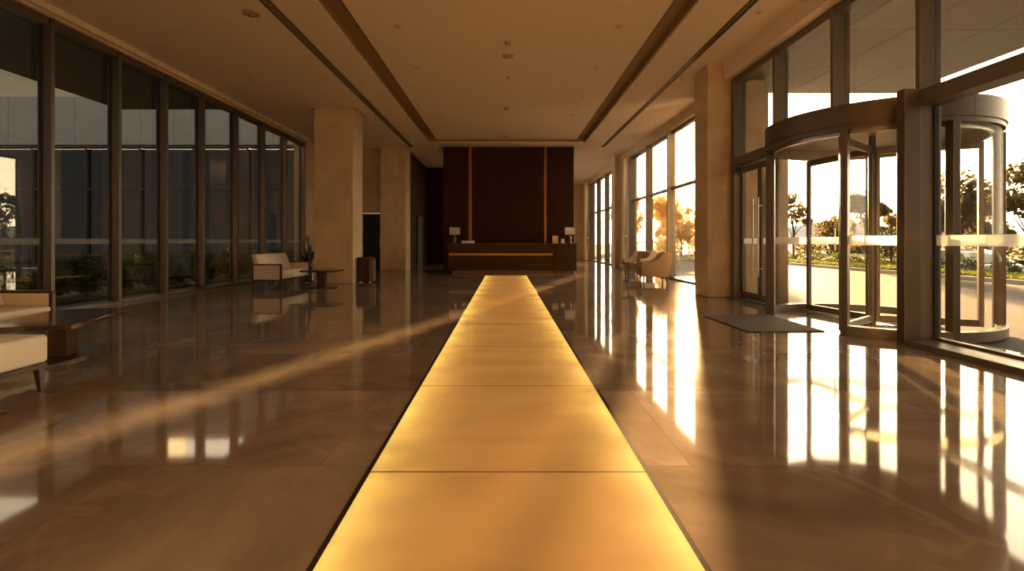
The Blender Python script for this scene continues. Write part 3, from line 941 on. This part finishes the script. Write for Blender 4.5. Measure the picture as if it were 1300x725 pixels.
def grass_patch(name, x0, x1, y0, y1, z, n_, hgt, mat, seed, label):
    r = random.Random(seed); b = MB()
    for i in range(n_):
        x, y_ = r.uniform(x0, x1), r.uniform(y0, y1); a = r.uniform(0, PI); w = r.uniform(.02, .05); h = hgt * r.uniform(.5, 1.2)
        dx, dy = w * math.cos(a), w * math.sin(a); lx, ly = r.uniform(-.06, .06), r.uniform(-.06, .06)
        v = [b.bm.verts.new([c * H for c in p_]) for p_ in ((x - dx, y_ - dy, z), (x + dx, y_ + dy, z), (x + lx, y_ + ly, z + h))]
        b.bm.faces.new(v)
    tag(b.build(name, mat), label, 'grass', None, 'stuff')
grass_patch('grass', 12.5, 14.0, 8, 26, .03, 9000, .13, M['grass'], 5, 'strip of sunlit grass along the kerb across the road')

def crown(b, cx, cy, cz, rx, rz, nleaf, r, size):
    for i in range(nleaf):
        # points inside a lumpy ellipsoid, denser towards the surface
        th = r.uniform(0, 2 * PI); ph = math.acos(r.uniform(-1, 1)); q = r.uniform(.35, 1) ** .5
        lump = 1 + .22 * math.sin(3 * th + cx) * math.sin(2 * ph + cz)
        x = cx + rx * q * lump * math.sin(ph) * math.cos(th); y_ = cy + rx * q * lump * math.sin(ph) * math.sin(th); z = cz + rz * q * lump * math.cos(ph)
        n_ = Vector((r.gauss(0, 1), r.gauss(0, 1), r.gauss(0, 1))).normalized()
        u = n_.orthogonal().normalized(); w = n_.cross(u)
        s_ = size * r.uniform(.6, 1.3)
        v = [b.bm.verts.new((x + (u.x * p_ + w.x * q_) * s_, y_ + (u.y * p_ + w.y * q_) * s_, z + (u.z * p_ + w.z * q_) * s_)) for p_, q_ in ((-1, 0), (0, -.55), (1, 0), (0, .55))]
        b.bm.faces.new(v)

def tree(name, label, loc, hgt, rad, nleaf, mat, seed, group, sparse=1., trunk_r=.09, trunk_h=.35, leafsize=.12):
    r = random.Random(seed)
    t = thing(name, label, 'tree', loc, r.uniform(0, 6), group)
    th = hgt * trunk_h
    tb = MB(1)
    tb.tube([(0, 0, -.1), (.03, .02, th * .6), (.0, .05, th), (.05, .0, hgt * .7)], [trunk_r, trunk_r * .8, trunk_r * .65, trunk_r * .2], 8)
    cb = MB(1)
    nb = 9
    for i in range(nb):
        a = 2 * PI * i / nb + r.uniform(-.3, .3); el = r.uniform(.0, 1.)
        st = th * r.uniform(.75, 1.15)
        ex, ey = rad * .72 * math.cos(a) * (1 - .45 * el), rad * .72 * math.sin(a) * (1 - .45 * el); ez = th + (hgt - th) * (.25 + .6 * el)
        tb.tube([(.02, .03, st), (ex * .45, ey * .45, st + (ez - st) * .6), (ex, ey, ez)], [trunk_r * .42, trunk_r * .26, trunk_r * .07], 6)
        crown(cb, ex, ey, ez, rad * .45 * sparse, rad * .36 * sparse, nleaf // (nb + 2), r, leafsize)
    crown(cb, 0, 0, th + (hgt - th) * .6, rad * .62 * sparse, (hgt - th) * .38, 2 * nleaf // (nb + 2), r, leafsize)
    tb.build('trunk', M['bark'], t, smooth=True)
    cb.build('crown', mat, t)
    return t

def at(u, X):          # Y of a point at lateral distance X that shows in column u
    return X * FPX / (u - 642)
G1 = 'trees across the road'
for (u, X, topv, rad, nl, sp, sd, lab, tr_h, z0) in (
        (1100, 17.0, 242, 1.25, 2200, .85, 11, 'round-crowned tree seen through the middle of the revolving door', .45, -.6),
        (1060, 21.0, 272, 1.7, 1600, .9, 12, 'low bushy tree seen through the revolving door, left of the round-crowned tree', .25, -.6),
        (1008, 17.0, 240, 1.25, 900, .75, 13, 'thin sparse tree seen at the left side of the revolving door', .4, -.6),
        (1132, 19.0, 268, 1.0, 700, .8, 14, 'small faint tree right of the round-crowned tree, near the hills', .3, -.6),
        (1212, 18.6, 212, 1.7, 3000, .95, 15, 'big leafy tree seen through the right-hand glass, left of the drum edge', .3, -.6),
        (1252, 22.5, 240, 1.3, 2200, .9, 16, 'dense lower tree behind the drum edge, seen through the right-hand glass', .25, -.6),
        (1308, 18.0, 204, 1.7, 1700, .72, 17, 'branching tree at the right edge of the picture, behind the parked silver car', .38, -.6)):
    Y = at(u, X)
    top = (1 + (306 - topv) / FPX * Y) * H
    tree('tree', lab, (X * H, Y * H, z0 * H), top - z0 * H, rad * H * .8, nl, M['leaf'], sd, G1, sp, leafsize=.13, trunk_h=tr_h)
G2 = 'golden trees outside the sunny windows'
gold = [(13.2, 50., 262), (9.9, 30., 238), (12.6, 35., 270), (15.2, 36., 252), (16.2, 50., 258), (18.8, 50., 255), (14.8, 42., 254), (7.6, 31., 232)]  # second tree raised, last one added, to block low sun on the floor
wo = ['far one behind the first pane', 'nearest tall one, raised to block low sun, behind the middle pane', 'low one in the widest pane, front row', 'at the right edge of the widest pane', 'far one behind the middle pane', 'far one in the widest pane', 'tall rear one at the right edge', 'tall one at the far left by the curtain, added to block low sun']
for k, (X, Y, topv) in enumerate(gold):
    tree('golden_tree', f'hazy golden tree outside the sunny windows, {wo[k]}', (X * H, Y * H, -.02), (1 + (306 - topv) / FPX * Y) * H, 1.05 * H, 2400, M['hazeleaf'], 30 + k, G2, 1.0, .07, .10, .15)

def bush(name, label, loc, w, h, nleaf, mat, seed, group, cat='shrub', ls=.06):
    r = random.Random(seed)
    t = thing(name, label, cat, loc, r.uniform(0, 6), group)
    cb = MB(1)
    for i in range(5):
        a = r.uniform(0, 6.28); d = r.uniform(0, w * .3)
        crown(cb, d * math.cos(a), d * math.sin(a), h * r.uniform(.42, .6), w * .34, h * .42, nleaf // 5, r, ls)
    cb.build('foliage', mat, t)
    tb = MB(1)
    for i in range(4):
        a = 1.6 * i; tb.tube([(.02 * math.cos(a), .02 * math.sin(a), 0), (w * .2 * math.cos(a), w * .2 * math.sin(a), h * .7)], [.012, .005], 5)
    tb.build('stem', M['bark'], t)
    return t
gs = bush('golden_shrub', 'hazy golden shrub on the terrace edge outside the sunny windows', (6.2 * H, 25.2 * H, -.02), 1.9, 1.55, 1100, M['hazeleaf'], 70, 'golden shrubs outside the sunny windows', ls=.10)
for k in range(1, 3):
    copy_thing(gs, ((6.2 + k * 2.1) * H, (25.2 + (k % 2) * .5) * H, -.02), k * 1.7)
bs = bush('tall_shrub', 'tall olive shrub in the belt behind the parked cars across the road', (25.6 * H, 17. * H, -.62), 2.8, 2.5, 1300, M['leaf'], 72, 'tall shrubs behind the parked cars', ls=.13)
for k in range(1, 9):
    copy_thing(bs, ((25.6 + .5 * (k % 2)) * H, (17. + k * 3.1) * H, -.62), k * 1.1)
hb = [bush('hedge_bush', 'rounded green bush in the low hedge across the road', (14.75 * H, 9.4 * H, -.62), 1.3, 1.22, 800, M['hedgeleaf'], 60, 'bushes of the low hedge across the road')]
for k in range(1, 15):
    copy_thing(hb[0], (14.75 * H, (9.4 + k * 1.25) * H, -.62), k * 1.3)

# parked cars on the lower lane
def car(label, loc, rz, paint):
    t = thing('parked_car', label, 'car', loc, rz, None)
    lower = [(-2.25, .28), (-2.28, .62), (-2.2, .86), (-1.6, .95), (1.0, .93), (1.9, .82), (2.22, .64), (2.25, .30)]
    MB(1).prism(lower, -.86, .86, 'y').build('car_body', paint, t, bevel=.10, seg=4, smooth=True)
    b = MB(1)
    cab = [(-1.85, .93), (-1.35, 1.32), (-.7, 1.46), (.1, 1.45), (.6, 1.30), (1.2, .93)]
    n_ = len(cab)
    vs = [[b.bm.verts.new((x, s_ * (.80 - .16 * (z - .93) / .53), z)) for x, z in cab] for s_ in (-1, 1)]
    b.bm.faces.new(vs[0]); b.bm.faces.new(vs[1][::-1])
    for i in range(n_): b.bm.faces.new((vs[0][i], vs[0][(i + 1) % n_], vs[1][(i + 1) % n_], vs[1][i]))
    b.build('roof', paint, t, bevel=.06, seg=3, smooth=True)
    b = MB(1)
    for s_ in (-1, 1):
        poly = [(-1.5, .96), (-1.2, 1.27), (-.65, 1.39), (.1, 1.38), (.5, 1.26), (.95, .96)]
        o1 = [b.bm.verts.new((x, s_ * (.815 - .16 * (z - .93) / .53), z)) for x, z in poly]
        o2 = [b.bm.verts.new((x, s_ * (.79 - .16 * (z - .93) / .53), z)) for x, z in poly]
        b.bm.faces.new(o1); b.bm.faces.new(o2[::-1])
        for i in range(6): b.bm.faces.new((o1[i], o1[(i + 1) % 6], o2[(i + 1) % 6], o2[i]))
    b.build('side_window', M['carglass'], t)
    MB(1).quadbox([(1.22, -.66, .96), (1.22, .66, .96), (1.19, .66, .95), (1.19, -.66, .95), (.66, -.58, 1.30), (.66, .58, 1.30), (.62, .58, 1.29), (.62, -.58, 1.29)]).build('windscreen', M['carglass'], t)
    for x in (-1.38, 1.38):
        for s_ in (-1, 1):
            w = MB(1).tube([(x, s_ * .70, .31), (x, s_ * .89, .31)], .31, 24).build('wheel', M['tyre'], t)
            MB(1).tube([(x, s_ * .885, .31), (x, s_ * .90, .31)], .19, 16).build('hubcap', M['steel'], w)
    for s_ in (-1, 1):
        MB(1).box(2.17, 2.26, s_ * .62 - .14, s_ * .62 + .14, .58, .68).build('headlight', M['paper'], t, bevel=.02)
    return t
car('white parked car half hidden by the hedge, seen through the revolving door', (16.1 * H, 17.6 * H, -.62), PI / 2, M['carwhite'])
car('silver parked car at the right edge of the picture, under the branching tree', (16.1 * H, 12.9 * H, -.62), PI / 2, M['carpaint'])

# street lamps
def street_lamp(label, loc, hgt, rz, arm):
    t = thing('street_lamp', label, 'street lamp', loc, rz, 'street lamps')
    MB(1).tube([(0, 0, 0), (0, 0, hgt)], [.10, .055], 10).build('pole', M['greyframe'], t, smooth=True)
    if arm:
        MB(1).tube([(0, 0, hgt - .03), (.5, 0, hgt + .15), (1.3, 0, hgt + .22)], .04, 8).build('arm', M['greyframe'], t, smooth=True)
        MB(1).box(1.2, 1.9, -.14, .14, hgt + .19, hgt + .29).build('lamp_head', M['greyframe'], t, bevel=.03)
    else:
        MB(1).lathe([(.14, hgt - .4), (.20, hgt - .3), (.20, hgt - .05), (.10, hgt + .05)], n=16).build('lamp_head', M['greyframe'], t, smooth=True)
street_lamp('tall straight lamp post above the round-crowned tree, seen through the revolving door', (22.7 * H, 30 * H, -.6), 6.6 * H, 0, False)
street_lamp('distant street lamp with a curved arm, seen through the revolving door', (28.0 * H, 41 * H, -.3), 6.6 * H, PI, True)
# pale outdoor table outside the widest sunny pane
t = thing('outdoor_table', 'pale outdoor table on the terrace outside the widest sunny window pane', 'table', (7.6 * H, 19.5 * H, -.02 * H))
MB(1).box(-1.0, 1.0, -.4, .4, .70, .74).build('table_top', M['white'], t, bevel=.01)
for sx in (-.85, .85):
    for sy in (-.3, .3):
        MB(1).box(sx - .03, sx + .03, sy - .03, sy + .03, 0, .70).build('leg', M['white'], t)
# hills
b = bmesh.new()
pts = []
R = random.Random(2)
for i in range(41):
    x = 120 + i * 12
    hz = 4 + 13 * math.exp(-((i - 8.6) / 2.2) ** 2) + 11 * math.exp(-((i - 12.8) / 2.) ** 2) + .6 * math.sin(i * 1.1)
    pts.append((x, hz))
rows = []
for k, (dy, sc_) in enumerate(((0, 0), (30, .55), (60, 1.), (130, .7), (200, 0))):
    rows.append([b.verts.new((x, 330 + dy - i * 6.5 + 6 * math.sin(i + k), hz * sc_ - 2)) for i, (x, hz) in enumerate(pts)])
for a, c in zip(rows, rows[1:]):
    for i in range(40): b.faces.new((a[i], a[i + 1], c[i + 1], c[i]))
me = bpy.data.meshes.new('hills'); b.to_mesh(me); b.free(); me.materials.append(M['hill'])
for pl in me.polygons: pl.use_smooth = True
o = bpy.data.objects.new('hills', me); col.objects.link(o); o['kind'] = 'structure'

# entrance canopy outside with its pier
can = thing('entrance_canopy', 'wide panelled canopy soffit outside above the entrance glazing', 'canopy', (0, 0, 0), 0, None, 'thing')
CZ = 4.03
x = 4.62; j = 0
xs = [4.62, 5.75, 6.9, 8.05]
ys = [-5.0 + 1.5 * i for i in range(10)] + [9.95]
b = MB()
for x0, x1 in zip(xs, xs[1:]):
    for y0, y1 in zip(ys, ys[1:]):
        b.box(x0 + .006, x1 - .006, y0 + .006, y1 - .006, CZ, CZ + .05)
b.build('soffit_panels', M['soffit'], can)
MB().box(4.62, 8.05, -5.0, 9.95, CZ + .052, CZ + .5).build('canopy_core', M['hole'], can)
MB().box(8.05, 8.12, -5.0, 9.95, CZ - .0, CZ + .5).box(4.62, 8.12, 9.95, 10.02, CZ, CZ + .5).build('fascia', M['soffit'], can)
struct('pier_outside', MB().box(4.62, 5.36, 9.95, 10.5, -.02, CZ + .5), M['pierstone'], bevel=.01)

# ------------------------------------------------------------------ outside, left
struct('ground_left', MB().box(-40, XL - .35, YB - 4, 24, -.25, -.03), M['paving'])
bed = struct('planting_bed', MB().box(-13.5, -7.1, 4.0, 17.2, -.03, .02), M['earth'])
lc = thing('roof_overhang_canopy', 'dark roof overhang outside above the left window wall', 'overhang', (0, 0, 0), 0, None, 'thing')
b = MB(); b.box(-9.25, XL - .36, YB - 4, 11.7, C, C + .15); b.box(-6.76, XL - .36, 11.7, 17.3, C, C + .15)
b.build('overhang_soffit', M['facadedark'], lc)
b = MB(); b.box(-9.35, XL - .36, YB - 4, 11.8, C + .151, C + .6); b.box(-6.86, XL - .36, 11.8, 17.3, C + .151, C + .6)
b.build('overhang_roof', M['panelgrey'], lc)
bd = thing('opposite_building', 'grey panelled office wing with dark glazing across the left courtyard', 'building', (0, 18.0 * H, 0), 0, None, 'thing')
x0, x1 = -22.0, -6.6
b = MB(); 
xx = x0
while xx < x1 - .05:
    w = 1.22
    b.box(xx + .008, min(xx + w, x1) - .008, 0, .2, 4.55, 6.32)
    xx += w
b.build('parapet_panels', M['panelgrey'], bd)
MB().box(x0, x1, .06, .6, 4.5, 6.3).build('parapet_core', M['facadedark'], bd)
MB().box(x0, x1, -.03, .2, 4.44, 4.55).build('parapet_drip', M['facadedark'], bd)
MB().box(x0, x1, .35, .6, 0, 4.44).build('ground_floor_wall', M['facadedark'], bd)
xx = x0 + .4
while xx < x1 - .5:
    f = MB(); w = 2.0
    f.box(xx, xx + .07, .1, .3, 0, 4.44); f.box(xx + .07, xx + w, .12, .28, 2.9, 2.97); f.box(xx + .07, xx + w, .12, .28, 0, .12)
    fr = f.build('window', M['darkframe'], bd)
    MB().box(xx + .07, xx + w, .2, .21, .12, 2.9).box(xx + .07, xx + w, .2, .21, 2.97, 4.44).build('pane', M['darkglass'], fr)
    xx += w
MB().box(x0, -17.2, 2.0, 3.4, 6.3, 9.5).build('upper_block', M['palestone'], bd)
MB().box(-17.2, -16.4, 2.3, 3.4, 6.3, 9.5).build('upper_window', M['facadedark'], bd)
MB().box(-16.4, -14.0, 2.0, 3.4, 6.3, 9.5).build('upper_block', M['palestone'], bd)
sb = None
r = random.Random(9)
places = []
for k in range(15):
    Y = 6.6 + k * .76
    places.append((-7.62, Y))
    if k % 2 == 0: places.append((-8.85, Y + .3))
protos = [bush('shrub', 'dark green leafy shrub in the planting bed outside the left windows', (0, 0, 0), .80, .62 + .10 * i, 1000, M['shrubleaf'], 80 + i, 'shrubs outside the left windows') for i in range(3)]
for i, (x, Y) in enumerate(places):
    if i < 3: protos[i].location = (x * H, Y * H, .02 * H)
    else: copy_thing(protos[i % 3], (x * H, Y * H, .02 * H), r.uniform(0, 6))

# wall behind the camera closes the room
struct('wall_front', MB().box(XL - .35, 4.6, YB - .2, YB, 0, C), M['column'])

# ------------------------------------------------------------------ sky, sun
AZ = math.atan(.378); EL = math.radians(6.7)
sd = Vector((math.sin(AZ) * math.cos(EL), math.cos(AZ) * math.cos(EL), math.sin(EL)))
w = bpy.data.worlds.new('sunset'); scene.world = w
w.use_nodes = True
nt = w.node_tree; nt.nodes.clear()
out = N(nt, 'OutputWorld'); bg = N(nt, 'Background')
tc = N(nt, 'TexCoord')
nrm = N(nt, 'VectorMath', operation='NORMALIZE'); nt.links.new(tc.outputs['Generated'], nrm.inputs[0])
dp = N(nt, 'VectorMath', operation='DOT_PRODUCT'); nt.links.new(nrm.outputs[0], dp.inputs[0]); dp.inputs[1].default_value = sd
sep = N(nt, 'SeparateXYZ'); nt.links.new(nrm.outputs[0], sep.inputs[0])
cosd = math_n(nt, 'MAXIMUM', dp.outputs['Value'], 0.)
side = math_n(nt, 'MULTIPLY_ADD', dp.outputs['Value'], .5, .5, clamp=True)
side = math_n(nt, 'POWER', side, 3.2)
up = math_n(nt, 'MAXIMUM', sep.outputs[2], 0.)
upf = math_n(nt, 'POWER', up, .55)
hor = mixcol(nt, side, (.15, .135, .12), (7.6, 5.8, 3.8))
zen = mixcol(nt, side, (.12, .115, .11), (2.0, 1.7, 1.35))
base = mixcol(nt, upf, hor, zen)
def glow(power, c):
    g = math_n(nt, 'POWER', cosd, power)
    cc = N(nt, 'CombineColor')
    for k in range(3):
        nt.links.new(math_n(nt, 'MULTIPLY', g, c[k]), cc.inputs[k])
    return cc.outputs[0]
skyc = mixcol(nt, 1., base, glow(14., (3.0, 2.1, 1.0)), 'ADD')
skyc = mixcol(nt, 1., skyc, glow(160., (6., 3.9, 1.5)), 'ADD')
skyc = mixcol(nt, 1., skyc, glow(9000., (90., 62., 28.)), 'ADD')
nt.links.new(skyc, bg.inputs[0])
bg.inputs[1].default_value = 1.0
nt.links.new(bg.outputs[0], out.inputs[0])
w.cycles.sampling_method = 'MANUAL'; w.cycles.sample_map_resolution = 1024

sl = bpy.data.lights.new('sun', 'SUN')
sl.energy = SUN_E; sl.color = (1., .58, .25); sl.angle = math.radians(1.1)
so = bpy.data.objects.new('sun', sl); col.objects.link(so)
so.rotation_euler = (-sd).to_track_quat('-Z', 'Y').to_euler()

# portals in the glazed openings steer the sky sampling
def portal(name, x, y0, y1, z0, z1, facing):
    L = bpy.data.lights.new(name, 'AREA'); L.shape = 'RECTANGLE'
    L.size = (y1 - y0) * H; L.size_y = (z1 - z0) * H
    L.cycles.is_portal = True
    o = bpy.data.objects.new(name, L); col.objects.link(o)
    o.location = (x * H, (y0 + y1) / 2 * H, (z0 + z1) / 2 * H)
    o.rotation_euler = (PI / 2, 0, PI / 2 if facing > 0 else -PI / 2)
    o.rotation_euler = Vector((facing, 0, 0)).to_track_quat('-Z', 'Y').to_euler()
    d = o.rotation_euler.to_matrix() @ Vector((1, 0, 0))
    if abs(d.z) > .5: L.size, L.size_y = L.size_y, L.size
portal('portal_entrance', 4.62, YB, 8.6, 0, 3.9, -1)
portal('portal_sunny', 4.62, 10.5, 17.1, 0, 3.9, -1)
portal('portal_far', 4.62, 19.2, 25.1, 0, 3.9, -1)
portal('portal_left', XL - .3, YB, 15, 0, 4., 1)

# ------------------------------------------------------------------ camera
cam = bpy.data.cameras.new('camera'); co = bpy.data.objects.new('camera', cam); col.objects.link(co)
co.location = (0, 0, H); co.rotation_euler = (PI / 2, 0, 0)
cam.sensor_fit = 'HORIZONTAL'; cam.sensor_width = 36
cam.lens = FPX / 1300 * 36
cam.shift_x = (650 - 642) / 1300
cam.shift_y = (306 - 362.5) / 1300
cam.clip_start = .05; cam.clip_end = 2000
scene.camera = co

vs_ = scene.view_settings
scene.display_settings.display_device = 'sRGB'
vs_.view_transform = 'Standard'; vs_.look = 'None'; vs_.gamma = 1; vs_.use_curve_mapping = False
vs_.exposure = 1.3
cy = scene.cycles
cy.max_bounces = 10; cy.diffuse_bounces = 5; cy.glossy_bounces = 5; cy.transmission_bounces = 6; cy.transparent_max_bounces = 32
cy.sample_clamp_indirect = 6; cy.caustics_reflective = False; cy.caustics_refractive = False
cy.use_denoising = True
